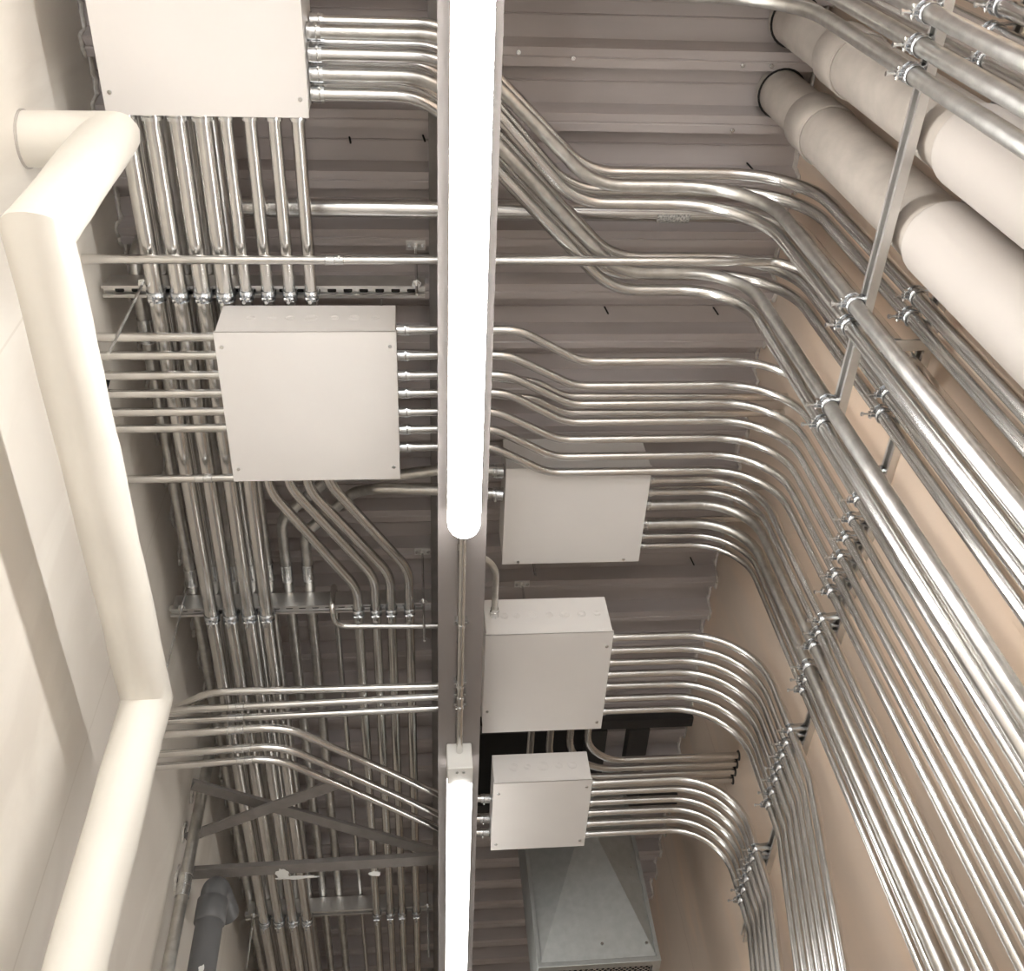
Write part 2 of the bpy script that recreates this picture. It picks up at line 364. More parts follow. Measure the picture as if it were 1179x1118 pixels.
# ------------------------------------------------------------------ struts
def channel(mb, p0, d, op, w=0.041, h=0.041, t=0.0028):
    """C channel from p0 along d, open towards op"""
    op = V(op).normalized(); s = V(d).normalized().cross(op)
    W = w / 2
    pr = [(-W, 0), (W, 0), (W, h), (W - 0.010, h), (W - 0.010, h - 0.008), (W - 0.010 + t, h - 0.008), (W - 0.010 + t, h - t), (W - t, h - t), (W - t, t),
          (-W + t, t), (-W + t, h - t), (-W + 0.010 - t, h - t), (-W + 0.010 - t, h - 0.008), (-W + 0.010, h - 0.008), (-W + 0.010, h), (-W, h)]
    return mb.prism(pr, V(p0), s, op, V(d))
def trapeze(y, x0, x1, label, rods, zb=4.6855):
    """double strut with slots, threaded rods up to deck plates; zb = underside"""
    h = 0.0215; h2 = 0.081 - h
    o = thing('strut_channel', label, 'strut', V(((x0 + x1) / 2, y, zb)), 'double strut channels carrying the conduits along the left side')
    lo = MB(); channel(lo, (x0, y, zb + h), (x1 - x0, 0, 0), (0, 0, -1), h=h)
    lch = obj('lower_channel', lo, M_STRUT, o)
    up = MB(); channel(up, (x0 + 0.012, y, zb + h + 0.0002), (x1 - x0 - 0.012, 0, 0), (0, 0, 1), h=h2)
    obj('upper_channel', up, M_STRUT, o)
    x = x0 + 0.05
    while x < x1 - 0.04:
        pr = [(-0.014, -0.004), (-0.010, -0.0068), (0.010, -0.0068), (0.014, -0.004), (0.014, 0.004), (0.010, 0.0068), (-0.010, 0.0068), (-0.014, 0.004)]
        sl = MB().prism(pr, V((x, y + 0.003, zb + h - 0.0040)), V((1, 0, 0)), V((0, 1, 0)), V((0, 0, 0.001)))
        obj('slot', sl, M_BLACK, lch, V((x, y, zb + h))); x += 0.051
    return o
def hanger(x, y, zlow, ztop, label, nutz=None, group='threaded rods hung from the deck', plate=True):
    mb = MB().cyl((x, y, zlow), (x, y, ztop), 0.0048, 8)
    o = obj('threaded_rod', mb, M_FIT, None, V((x, y, ztop))); tag(o, label, 'rod', group)
    if nutz: obj('nut', MB().cyl((x, y, nutz - 0.008), (x, y, nutz), 0.010, 6).cyl((x, y, nutz), (x, y, nutz + 0.003), 0.016, 6), M_FIT, o)
    if plate:
        pl = obj('bracket_plate', MB().box(x - 0.033, x + 0.033, y - 0.018, y + 0.018, ztop - 0.004, ztop).cyl((x, y, ztop - 0.02), (x, y, ztop - 0.004), 0.009, 10), M_STRUT, o, V((x, y, ztop)), 0.001)
        for s in (-1, 1):
            obj('screw', MB().cyl((x + s * 0.024, y, ztop - 0.004), (x + s * 0.024, y, ztop - 0.010), 0.0065, 6), M_FIT, pl)
    return o
TY = [1.433, 2.795, 4.885]
trapeze(TY[0], -0.972, 0.040, 'slotted double strut channel crossing just above the near left conduits and the square box', None)
trapeze(TY[1], -0.965, 0.052, 'double strut channel crossing under the deck at mid length, near the cream pipe elbow', None)
trapeze(TY[2], -0.90, 0.052, 'farthest and darkest double strut channel, beyond the steel cross braces', None)
xr = [at(481, 330, 2, 4.72).x - .004, at(490, 700, 2, 4.72).x - .008, at(495, 1045, 2, 4.72).x - .012]
xl = [at(168, 325, 2, 4.72).x, at(215, 712, 2, 4.72).x, at(333, 1050, 2, 4.72).x - .17]
hanger(xr[0], TY[0] - 0.03, 4.60, ZC, 'threaded rod and deck plate at the girder end of the nearest strut', 4.68)
hanger(xl[0], TY[0] - 0.03, 4.22, ZC, 'long threaded rod hanging beside the cream pipe from the wall end of the nearest strut', 4.68)
hanger(xr[1], TY[1] - 0.03, 4.46, ZC, 'threaded rod and deck plate at the girder end of the middle strut', 4.68)
hanger(xl[1], TY[1] - 0.03, 4.36, ZC, 'threaded rod at the wall end of the middle strut, just above the cream pipe elbow', 4.68)
hanger(xr[2], TY[2] - 0.03, 4.40, ZC, 'threaded rod at the girder end of the farthest strut', 4.68)
hanger(xl[2], TY[2] - 0.03, 4.40, ZC, 'thin threaded rod at the wall end of the farthest strut, beside the grey plastic pipe', 4.68)
hanger(at(437, 345, 2, 4.68).x, 1.56, 4.632, ZC, 'short threaded rod holding the square box nearest the left wall conduits', None)
p = at(601, 672, 2, ZC); hanger(p.x, p.y, 4.415, ZC, 'threaded rod dropping to the lower right box from a small deck plate', None)
p = at(611, 660, 2, 4.7); hanger(p.x, p.y - .1, 4.57, ZC + 0.04, 'thin threaded rod between the two boxes right of the girder', None, plate=False)

XF = 1.075; XB = 1.262; ZS1 = 3.83; ZS2 = 3.885
# wall struts
o = obj('strut_channel', channel(MB(), (XF + 0.0192 + 0.0225, -0.6, ZS1), (0, 1.98, 0), (-1, 0, 0), h=0.0225), M_STRUT, None, V((XF + 0.03, 0.4, ZS1)))
tag(o, 'bright strut channel standing proud of the right wall in front of the drain pipes', 'strut')
for yy in (-0.5, 1.02):
    pass
o = obj('strut_channel', channel(MB(), (XR, -0.6, ZS2), (0, 4.55, 0), (-1, 0, 0), h=0.022), M_STRUT, None, V((XR, 1.7, ZS2)))
tag(o, 'long strut channel fixed flat to the right wall behind the drain pipes and vertical conduits', 'strut')
def spacer(y, label):
    mb = MB().box(XF + 0.042, XR - 0.0225, y - 0.015, y + 0.015, ZS1 - 0.01, ZS1 - 0.006).box(XF + 0.042, XF + 0.046, y - 0.015, y + 0.015, ZS1 - 0.02, ZS1 + 0.02)
    q = obj('standoff_bracket', mb, M_STRUT, None, V((XR - .1, y, ZS1))); tag(q, label, 'bracket')
spacer(1.176, 'flat standoff bracket between the two wall struts, under the large bent conduits')

# ------------------------------------------------------------------ junction boxes
def junction_box(label, x0, x1, y0, y1, zf, zb, screws, knocks=(), kn_r=0.012):
    t = thing('junction_box', label, 'electrical box', V(((x0 + x1) / 2, (y0 + y1) / 2, zb)), 'painted electrical junction boxes')
    obj('body', MB().box(x0 + 0.003, x1 - 0.003, y0 + 0.003, y1 - 0.003, zf + 0.003, zb), M_BOX, t, bevel=0.002)
    cv = obj('cover', MB().box(x0, x1, y0, y1, zf, zf + 0.0028).box(x0, x1, y0, y0 + 0.002, zf, zf + 0.008), M_BOX, t, bevel=0.0006)
    for (a, b) in screws:
        x = x0 + a if a >= 0 else x1 + a; y_ = y0 + b if b >= 0 else y1 + b
        obj('screw', MB().cyl((x, y_, zf), (x, y_, zf - 0.003), 0.006, 12).cyl((x, y_, zf - .003), (x, y_, zf - 0.0042), 0.0035, 8), M_FIT, cv)
    for (fx, rr) in knocks:
        c = V((x0 + (x1 - x0) * fx, y0 + 0.003, (zf + zb) / 2 + 0.006))
        kb = MB().ring(c, (0, 1, 0), rr, 0.0011, 22, 4).ring(c, (0, 1, 0), rr * 0.62, 0.0009, 18, 4)
        obj('knockout', kb, M_BOX, t, c)
    return t
# box one (top left)
b1 = dict(x0=-0.815, x1=-0.272, y0=0.355, y1=0.852, zf=4.555, zb=4.86)
a1 = at(122, 131, 2, 4.555); a2 = at(356, 137, 2, 4.555)
b1['x0'] = a1.x; b1['x1'] = a2.x; b1['y1'] = (a1.y + a2.y) / 2
junction_box('large square box at the top left, cut off by the photo edge', **b1, screws=[(0.02, -0.06), (-0.02, -0.05), (0.02, 0.04), (-0.02, 0.04)])
p = [at(245, 382, 2, 4.44), at(456, 382, 2, 4.44), at(461, 552, 2, 4.44), at(267, 554, 2, 4.44)]
b2 = dict(x0=p[0].x, x1=(p[1].x + p[2].x) / 2, y0=(p[0].y + p[1].y) / 2, y1=(p[2].y + p[3].y) / 2, zf=4.44, zb=4.628)
junction_box('square box left of the girder, just below the nearest strut, seven conduits on its right', **b2, screws=[(0.02, 0.05), (-0.02, 0.05), (0.02, -0.05), (-0.02, -0.05)],
             knocks=[(0.18, .013), (0.30, .012), (0.40, .013), (0.52, .019), (0.65, .013), (0.76, .017), (0.88, .012)])
p = [at(578, 650, 2, 4.565), at(735, 648, 2, 4.565), at(750, 545, 2, 4.565)]
b3 = dict(x0=p[0].x, x1=p[1].x, y0=p[2].y - 0.03, y1=p[0].y, zf=4.565, zb=4.76)
junction_box('square box just right of the girder partly hidden by the lowest bent conduits', **b3, screws=[(0.06, -0.012), (-0.06, -0.012)])
p = [at(559, 732, 2, 4.24), at(705, 727, 2, 4.24), at(694, 838, 2, 4.24), at(555, 845, 2, 4.24)]
b4 = dict(x0=(p[0].x + p[3].x) / 2, x1=(p[1].x + p[2].x) / 2, y0=(p[0].y + p[1].y) / 2, y1=(p[2].y + p[3].y) / 2, zf=4.24, zb=4.43)
junction_box('lower box right of the girder, seven conduits leaving its right side toward the wall', **b4, screws=[(-0.02, 0.07), (-0.02, -0.04), (0.016, -0.12)],
             knocks=[(0.16, .014), (0.26, .012), (0.38, .019), (0.52, .012), (0.64, .017), (0.78, .014), (0.9, .012)])
p = [at(568, 903, 2, 4.115), at(681, 897, 2, 4.115), at(674, 972, 2, 4.115), at(565, 981, 2, 4.115)]
b5 = dict(x0=(p[0].x + p[3].x) / 2, x1=(p[1].x + p[2].x) / 2, y0=(p[0].y + p[1].y) / 2, y1=(p[2].y + p[3].y) / 2, zf=4.115, zb=4.255)
junction_box('smallest box beside the far strip light with a bright light streak and six conduits', **b5, screws=[(0.02, 0.06), (-0.02, 0.04), (0.02, -0.04), (-0.02, -0.04)],
             knocks=[(0.22, .017), (0.36, .012), (0.52, .02), (0.68, .013), (0.82, .016)])

# ------------------------------------------------------------------ conduits along the left side
zF, zR = 4.66, 4.795
yb = b1['y1']
FX = [-0.800, -0.728, -0.657, -0.588, -0.524, -0.456, -0.388, -0.321]
FR = [0.0262] * 4 + [0.0195] * 4
YE = 8.55
grpF = 'front row of conduits leaving the bottom of the top left box'
OFF = {4: ((313, 565), (411, 677)), 5: ((340, 558), (431, 664)), 6: ((362, 562), (449, 661)), 7: ((386, 552), (470.5, 656))}
F2X = {}
for i in range(8):
    x, r = FX[i], FR[i]; z = 4.6855 - 0.0005 - r
    if i < 4:
        pts = [(x, yb, z), (x, YE, z)]
        lab = f'{ORD[i]} from the wall of the four thick straight conduits clamped under the struts'
    else:
        c1, c2 = at(*OFF[i][0], 2, z), at(*OFF[i][1], 2, z); x2 = c2.x; F2X[i] = x2
        pts = [(x, yb, z), (x, c1.y, z), (x2, c2.y, z), (x2, YE, z)]
        lab = f'{ORD[i-4]} from the left of the four thinner conduits that step sideways past the square box'
    conduit(lab, pts, r, grpF, fil=0.2, conn=(0,), seg=18)
    for k, ty in enumerate(TY):
        xx = x if (i < 4 or k == 0) else x2
        where = ['nearest', 'middle', 'farthest'][k]
        side = f'{ORD[i]} from the wall' if k == 0 else (f'{ORD[i]} from the wall among the thick conduits' if i < 4 else f'{ORD[i-4]} from the left of the thin conduits')
        clamp(f'zinc clamp under the {where} strut, {side}', V((xx, ty, z)), (0, 1, 0), (0, 0, 1), r, r + 0.001, f'conduit clamps under the {where} strut')
for i in range(4):
    z = 4.7668 + 0.0215 + .001
    conduit(f'{ORD[i]} from the wall of the shaded rear conduits lying on top of the struts', [(FX[i], yb, z), (FX[i], YE, z)], 0.0215, 'rear row of conduits lying on top of the struts', conn=(0,),
            coup=[((FX[i], TY[1] - 0.12, z), (0, 1, 0))], mat=M_RMC if i % 2 else M_EMT)
xb = at(225, 690, 2, 4.79).x
z = 4.7668 + 0.024
conduit('weathered conduit lying on the struts closest to the left wall', [(xb, 1.36, 4.99), (xb, 1.36, z), (xb, YE, z)], 0.0225, 'rear row of conduits lying on top of the struts', fil=0.1,
        coup=[((xb, 1.62, z), (0, 1, 0)), ((xb, TY[1] - 0.1, z), (0, 1, 0))], mat=M_RMC)
# two that bend off towards the box right of the girder
kr = 0.021
for i, (tx, cs) in enumerate([((334, 690), [(329, 597), (382, 548), (460, 547), (509, 540)]), ((358, 690), [(353, 614), (408, 566), (436, 562), (509, 564)])]):
    X = at(*tx, 2, 4.79).x; z0 = 4.7668 + kr + 0.001; zz = [z0, z0, 4.72, 4.67]
    c = [at(*q, 2, w) for q, w in zip(cs, zz)]
    c[0].x = X
    yend = at(572, 540 + 27 * i, 2, 4.655).y
    pts = [(X, YE, z0)] + c + [V((b3['x0'], yend, 4.64))]
    conduit(['weathered conduit bending from the middle strut to the upper socket of the partly hidden box',
             'weathered conduit bending from the middle strut to the lower socket of the partly hidden box'][i], pts, kr, 'pair of conduits bending from the middle strut to the girder',
            fil=0.13, conn=(1,), coup=[((X, TY[1] - 0.11, z0), (0, 1, 0))], mat=M_RMC)
# thin conduit looping over the strut then out to the girder
X = at(388, 715, 2, 4.78).x
q1 = at(384, 676, 2, 4.79); q1.y = 2.735 - 0.02; q2 = at(386, 722, 2, 4.62); q3 = at(510, 722, 2, 4.62)
conduit('thin conduit that runs under the deck, hooks down in front of the middle strut', [(X + .03, YE, 4.781), (X, q1.y + 0.02, 4.781), (X, q1.y + 0.02, 4.63), (X + 0.008, q2.y, 4.625), V((BX, q3.y, 4.625))], 0.0117,
        fil=[0.05, 0.03, 0.05], mat=M_EMT)

# the big one across the room
zG = 4.87; yG = 1.232
gp = conduit('thickest galvanised conduit crossing the room under the deck with stamped lettering band', [(-0.60, yG - .01, 4.99), (-0.60, yG - .01, zG), (XB - 0.012, yG, zG), (XB - 0.012, yG, 1.0)], 0.0315, fil=[0.1, 0.22],
             coup=[((at(332, 236, 2, zG).x, yG - .01, zG), (1, 0, 0))], seg=20, mat=M_EMT)
px_ = at(773, 249, 2, zG).x
st = obj('sticker', MB().tube([(px_ - 0.055, yG, zG), (px_ + 0.055, yG, zG)], 0.0319, 20, caps=False), M_LABEL, gp, V((px_, yG, zG))); st['label'] = 'speckled stamped marking band'
# the slim one crossing below
yS = 1.290; zS = 4.606
conduit('slim straight conduit crossing the whole room just in front of the near strut', [(XL, yS, zS), (1.16, yS, zS), (XB + .01, yS, zS - .12), (XB + .01, yS, 0.9)], 0.0145, fil=[0.08, 0.15],
        coup=[((at(385, 298, 2, zS).x, yS, zS), (1, 0, 0))])

# ------------------------------------------------------------------ six from the left wall into the square box
zA = (b2['zf'] + b2['zb']) / 2 + 0.01
rA = 0.0146
ly = [at(200, q, 2, zA).y for q in (388, 409, 432, 453, 474, 493)]
for i, yy in enumerate(ly):
    conduit(f'{ORD[i]} from the top of six short conduits between left wall and square box', [(XL, yy, zA), (b2['x0'], yy, zA)], rA, 'short conduits between the left wall and the square box', conn=())
yy = at(200, 551, 2, 4.58).y
conduit('single jointed conduit from the left wall passing just below the square box', [(XL, yy, 4.58), (-0.25, yy, 4.58), (-0.25, yy, 4.995)], rA, fil=0.08, coup=[((at(235, 551, 2, 4.58).x, yy, 4.58), (1, 0, 0))])

# ------------------------------------------------------------------ seven from the square box under the girder to the right wall
Apx = [((485, 380), (597, 382), (668, 416), 416), ((485, 409), (585, 407), (662, 444), 444), ((485, 432), (585, 430), (656, 464.6), 464.6), ((485, 452.5), (582, 449), (650, 485), 485),
       ((485, 474), (570, 472), (643, 505), 505), ((485, 494), (568, 492), (637, 524.6), 524.6), ((485, 514.5), (565, 512), (630, 542.5), 542.5)]
top7 = ['topmost', 'second', 'third', 'fourth', 'fifth', 'sixth', 'lowest']
for i, (l, c1, c2, row) in enumerate(Apx):
    yr = at(740, row, 2, zA).y; a = at(*l, 2, zA); b = at(*c1, 2, zA); c = at(*c2, 2, zA)
    pts = [(b2['x1'], a.y, zA), (b.x, a.y, zA), (c.x, yr, zA), (XB, yr, zA), (XB, yr, 0.9)]
    conduit(f'{top7[i]} of seven conduits from the square box crossing and turning down the right wall', pts, rA, 'seven conduits from the square box to the right wall', fil=[0.18, 0.18, 0.23], conn=(0,))
    clamp(f'wall strut clamp on the {top7[i]} of the seven conduits from the square box', V((XB, yr, ZS2)), (0, 0, 1), (1, 0, 0), rA, 1.311 - XB, 'clamps on the long wall strut')

# ------------------------------------------------------------------ eight from the top left box to the right wall
rD = 0.0192; zD = 4.66
Dpx = [((400, 37), (516, 39), (683, 211), 212, (985, 352)), ((400, 63), (515, 65), (662, 233), 234, (978, 375)), ((400, 86), (500, 88), (711, 313), 313, (955, 467)), ((400, 109), (491, 111), (703, 333), 333.6, (948, 488))]
n4 = ['topmost', 'second', 'third', 'lowest']
for i, (l, c1, c2, row, cl) in enumerate(Dpx):
    yv = at(*cl, 0, XF).y; a = at(*l, 2, zD); b = at(*c1, 2, zD); c = at(*c2, 2, zD)
    pts = [(b1['x1'], a.y, zD), (b.x, a.y, zD), (c.x, yv, zD), (XF, yv, zD), (XF, yv, 0.9)]
    conduit(f'{n4[i]} of the four front conduits that cross diagonally from the top left box', pts, rD, 'front conduits crossing diagonally to the right wall', fil=[0.22, 0.22, 0.30], conn=(0,), seg=18, mat=M_EMT if i % 2 else M_RMC)
    clamp(f'front wall strut clamp on the {n4[i]} of the diagonal front conduits', V((XF, yv, ZS1)), (0, 0, 1), (1, 0, 0), rD, rD + 0.0005, 'clamps on the front wall strut')
    z2 = 4.79; yv2 = yv + 0.004
    pts = [(b1['x1'], a.y, z2), (b.x, a.y, z2), (c.x, yv2, z2), (XB - 0.003, yv2, z2), (XB - 0.003, yv2, 0.9)]
    conduit(f'{n4[i]} of the four shaded rear conduits above the diagonal ones from the top left box', pts, rD, 'rear conduits crossing diagonally to the right wall', fil=[0.22, 0.22, 0.26], conn=(0,), mat=M_EMT)
    clamp(f'clamp behind the large front conduits on the {n4[i]} of the rear diagonal conduits', V((XB - 0.003, yv2, ZS2)), (0, 0, 1), (1, 0, 0), rD, 1.311 - XB + .003, 'clamps on the long wall strut')
# top right extra ones
for i, yy in enumerate((0.405, 0.470, 0.528)):
    w = ['topmost', 'second', 'lowest'][i]
    conduit(f'{w} of the three front conduits bending down at the top right corner', [(0.25, yy, zD), (XF, yy, zD), (XF, yy, 0.9)], rD, 'conduits at the top right corner', fil=0.26, seg=18, mat=M_RMC)
    clamp(f'front strut clamp on the {w} conduit at the top right corner', V((XF, yy, ZS1)), (0, 0, 1), (1, 0, 0), rD, rD + 0.0005, 'clamps on the front wall strut')
for i, yy in enumerate((0.330, 0.398, 0.452, 0.507)):
    w = n4[i]
    conduit(f'{w} of the four rear conduits close to the wall at the top right corner', [(0.25, yy, 4.79), (XB - 0.003, yy, 4.79), (XB - 0.003, yy, 0.9)], rD, 'conduits at the top right corner', fil=0.24)
    clamp(f'rear strut clamp on the {w} of the wall conduits at the top right corner', V((XB - 0.003, yy, ZS2)), (0, 0, 1), (1, 0, 0), rD, 1.311 - XB + .003, 'clamps on the long wall strut')
clamp('dark clamp round the thickest conduit on the right wall', V((XB - 0.012, yG, ZS2)), (0, 0, 1), (1, 0, 0), 0.0315, 1.311 - XB + .012, 'clamps on the long wall strut')

# ------------------------------------------------------------------ six from the partly hidden box
zC = 4.655
Crow = [(552.5, rA), (566.5, rA), (581, 0.0192), (603, 0.0192), (617, 0.0117), (628, 0.0117)]
n6 = ['topmost', 'second', 'third', 'fourth', 'fifth', 'lowest']
for i, (row, r) in enumerate(Crow):
    yy = at(760, row, 2, zC).y; xx = XB if r != 0.0192 else XB - 0.003
    conduit(f'{n6[i]} of the six conduits leaving the right side of the partly hidden box', [(b3['x1'], yy, zC), (xx, yy, zC), (xx, yy, 0.9)], r, 'six conduits from the partly hidden box', fil=0.25, conn=(0,),
            mat=M_RMC if r == 0.0192 else M_EMT, seg=18)
    clamp(f'wall strut clamp on the {n6[i]} of the six conduits from the partly hidden box', V((xx, yy, ZS2)), (0, 0, 1), (1, 0, 0), r, 1.311 - xx, 'clamps on the long wall strut')
# hidden pairs going into the wall
wl = struct  # noqa
for i, (row, zz) in enumerate([(455.7, 4.70), (474.5, 4.70)]):
    a = at(740, row, 2, zz)
    conduit(['upper', 'lower'][i] + ' of two shaded conduits seen between the seven bright ones, ending in the right wall', [(BX + .02, a.y - .09, zz), (0.42, a.y - .06, zz), (0.52, a.y, zz), (XR, a.y + .01, zz)], rA,
            'shaded conduits ending in the right wall', fil=0.15)
for i, (px, py) in enumerate([(873, 600), (885, 572), (866, 610)]):
    a = at(px, py, 0, XR)
    conduit(['lowest', 'topmost', 'middle'][i] + ' of the short dark conduits behind the partly hidden box that end in the wall', [(b3['x1'], a.y - .02, 4.70), (XR, a.y - .02 + 0.0 * i, 4.70)], 0.0117,
            'shaded conduits ending in the right wall') if i < 2 else None

# ------------------------------------------------------------------ seven from the lower box
zL = 4.36
for i, row in enumerate((733, 748, 761.7, 775, 788.5, 803, 817)):
    yy = at(740, row, 2, zL).y
    kz = 3.68 + 0.012 * i; dy = 0.30
    pts = [(b4['x1'], yy, zL), (XB, yy, zL), (XB, yy, kz), (XB - 0.16, yy, kz - 0.89), (XB - 0.16, yy, 0.9)]
    conduit(f'{top7[i]} of the seven conduits from the lower box that kick out below the wall strut', pts, rA, 'seven conduits from the lower box', fil=[0.27, 0.25, 0.2], conn=(0,))
    clamp(f'wall strut clamp on the {top7[i]} of the seven conduits from the lower box', V((XB, yy, ZS2)), (0, 0, 1), (1, 0, 0), rA, 1.311 - XB, 'clamps on the long wall strut')
zE = 4.225
for i, row in enumerate((899, 909.5, 921, 932.7, 945, 957)):
    yy = at(739, row, 2, zE).y
    kz = 3.70 + 0.012 * i
    pts = [(b5['x1'], yy, zE), (XB, yy, zE), (XB, yy, kz), (XB - 0.16, yy, kz - 0.89), (XB - 0.16, yy, 0.9)]
    conduit(f'{n6[i]} of the six conduits from the smallest box that kick out below the wall strut', pts, 0.0146, 'six conduits from the smallest box', fil=[0.24, 0.25, 0.2], conn=(0,))
    clamp(f'wall strut clamp on the {n6[i]} of the six conduits from the smallest box', V((XB, yy, ZS2)), (0, 0, 1), (1, 0, 0), 0.0146, 1.311 - XB, 'clamps on the long wall strut')
# four that leave the lower box's far side and enter the wall
for i, (px, yy) in enumerate([(677, 3.395), (657, 3.445), (634, 3.495), (612, 3.55)]):
    xx = at(px, 842, 2, 4.37).x
    conduit(f'{n4[i]} of four grey conduits curving from the lower box into holes in the right wall', [(xx, b4['y1'], 4.37), (xx, yy, 4.37), (XR, yy, 4.37)], rA, 'four conduits entering holes in the right wall', fil=0.21, mat=M_EMT, conn=(0,))
    hb = MB().ring((XR - 0.001, yy, 4.37), (1, 0, 0), 0.019, 0.004, 16, 5)  # dark ring stands in for the shaded gap round the conduit
    q = obj('hole_gap_ring', hb, M_DARK, None, V((XR, yy, 4.37))); tag(q, f'dark ragged hole edge where the {n4[i]} of the four grey conduits enters the right wall', 'gap', 'ragged holes in the right wall')
# small conduit into the lower box near side
a = at(547, 634, 2, 4.34); b = at(572, 650, 2, 4.34); c = at(569.5, 700, 2, 4.34)
conduit('small weathered conduit curving from behind the girder into the near side of the lower box', [(BX, a.y - .02, 4.34), (c.x, b.y, 4.34), (c.x, b4['y0'] + .003, 4.34)], 0.0117, fil=0.1, conn=(1,), mat=M_RMC)

# ------------------------------------------------------------------ six across the lower left
zM, zN = 4.335, 4.21
rM = 0.0146
def mrow(label, px, z, endx, endy=None, **k):
    pts = [at(*q, 2, z) for q in px]
    pts[0].x = XL
    if endx is not None: pts.append(V((endx, pts[-1].y if endy is None else endy, z)))
    return conduit(label, pts, rM, 'six conduits crossing the lower left to the girder', **k)
cpx = (265, 272)
m1 = mrow('topmost of the three straight conduits crossing from behind the cream pipe elbow', [(180, 826), (240, 797), (507, 790)], zM + 0.031, b4['x0'], fil=0.2)
for lab, px, py in [('middle of the three straight conduits crossing from behind the cream pipe elbow', [(180, 822), (215, 817), (507, 802)], 813), ('lowest of the three straight conduits crossing from behind the cream pipe elbow', [(180, 831), (507, 815)], 826)]:
    z_ = zM; p = at(272, py, 2, z_)
    d = at(507, 802, 2, z_) - at(215, 817, 2, z_)
    l = [at(*q, 2, z_) for q in px]; k = (p.x - l[-2].x) / (l[-1].x - l[-2].x); p = l[-2].lerp(l[-1], k)
    mrow(lab, px, z_, b4['x0'], coup=[(p, d)], fil=0.2)
for lab, px, cx in [('uppermost of the three conduits that slope down under the girder to the smallest box', [(180, 847), (328, 836.5), (507, 915)], 272),
                    ('middle of the three conduits that slope down under the girder to the smallest box', [(175, 869), (325, 858.5), (507, 938)], 277),
                    ('lowest of the three conduits that slope down under the girder to the smallest box', [(170, 883.5), (318, 872.5), (507, 954)], 277)]:
    l = [at(*q, 2, zN) for q in px]; l[0].x = XL
    p = at(cx, 845, 2, zN); k = (p.x - l[0].x) / (l[1].x - l[0].x); p = l[0].lerp(l[1], k)
    d = (l[2] - l[1]); e = l[2] + d * ((BX - 0.03 - l[2].x) / d.x)
    pts = [l[0], l[1], e, V((b5['x0'], e.y + 0.012, zN))]
    conduit(lab, pts, rM, 'six conduits crossing the lower left to the girder', fil=[0.25, 0.1], coup=[(p, l[1] - l[0])], conn=(1,))

# ------------------------------------------------------------------ white insulated pipe on the left wall
def miter(pts, r, seg=28, sub=10, wob=0.0022):
    """pipe jacket with sharp mitred corners and slight wrinkles"""
    pts = [V(p) for p in pts]; T = [(pts[i + 1] - pts[i]).normalized() for i in range(len(pts) - 1)]
    nrm = T[0].orthogonal().normalized(); rings = []
    for i in range(len(T)):
        if i:
            q = T[i - 1].rotation_difference(T[i]); nrm = q @ nrm
        u = nrm; w = T[i].cross(u)
        L = (pts[i + 1] - pts[i]).length; ns = max(2, int(L / 0.07))
        for k in range(ns + 1):
            if k == 0 and i > 0: continue
            base = pts[i].lerp(pts[i + 1], k / ns); ring = []
            for j in range(seg):
                th = 2 * PI * j / seg; rr = r + wob * (math.sin(3 * th + i * 2 + k) * 0.5 + random.uniform(-.5, .5))
                off = (u * math.cos(th) + w * math.sin(th)) * rr; q = base + off
                if k == ns and i < len(T) - 1:
                    pn = (T[i] + T[i + 1]).normalized()        # mitre plane
                    q = q + T[i] * ((pts[i + 1] - q).dot(pn) / T[i].dot(pn))
                ring.append(q)
            rings.append(ring)
    mb = MB(); vs = [x for rg in rings for x in rg]; fs = []
    for i in range(len(rings) - 1):
        for j in range(seg): fs.append((i * seg + j, i * seg + (j + 1) % seg, (i + 1) * seg + (j + 1) % seg, (i + 1) * seg + j))
    mb.add(vs, fs, True); mb.add(rings[0], [tuple(range(seg))[::-1]]); mb.add(rings[-1], [tuple(range(seg))]); return mb
WX, WR = -0.78, 0.070
A0 = (XL + 0.001, 0.860, 4.365); A1 = (WX, 0.860, 4.365)
q = at(36, 262, 0, WX); A2 = (WX, 0.860, 3.745)
e = at(165, 820, 0, WX); A3 = (WX, e.y, 3.735)
wp = obj('insulated_pipe', miter([A0, A1, A2, A3, (WX, e.y + 0.02, 1.2)], WR), M_PVC, None, V((WX, 1.5, 3.74)))
es = wp.modifiers.new('edge', 'EDGE_SPLIT'); es.split_angle = math.radians(40)
tag(wp, 'fat cream insulated pipe with sharp elbows running along the left wall', 'pipe')
obj('wall_collar', MB().tube([(XL, 0.86, 4.365), (XL + 0.006, 0.86, 4.365)], WR + 0.004, 28), M_DRAINJ, wp)
for p_, d_ in [(V(A1) + V((-.006, 0, 0)), (1, 0, 1)), ]:
    pass

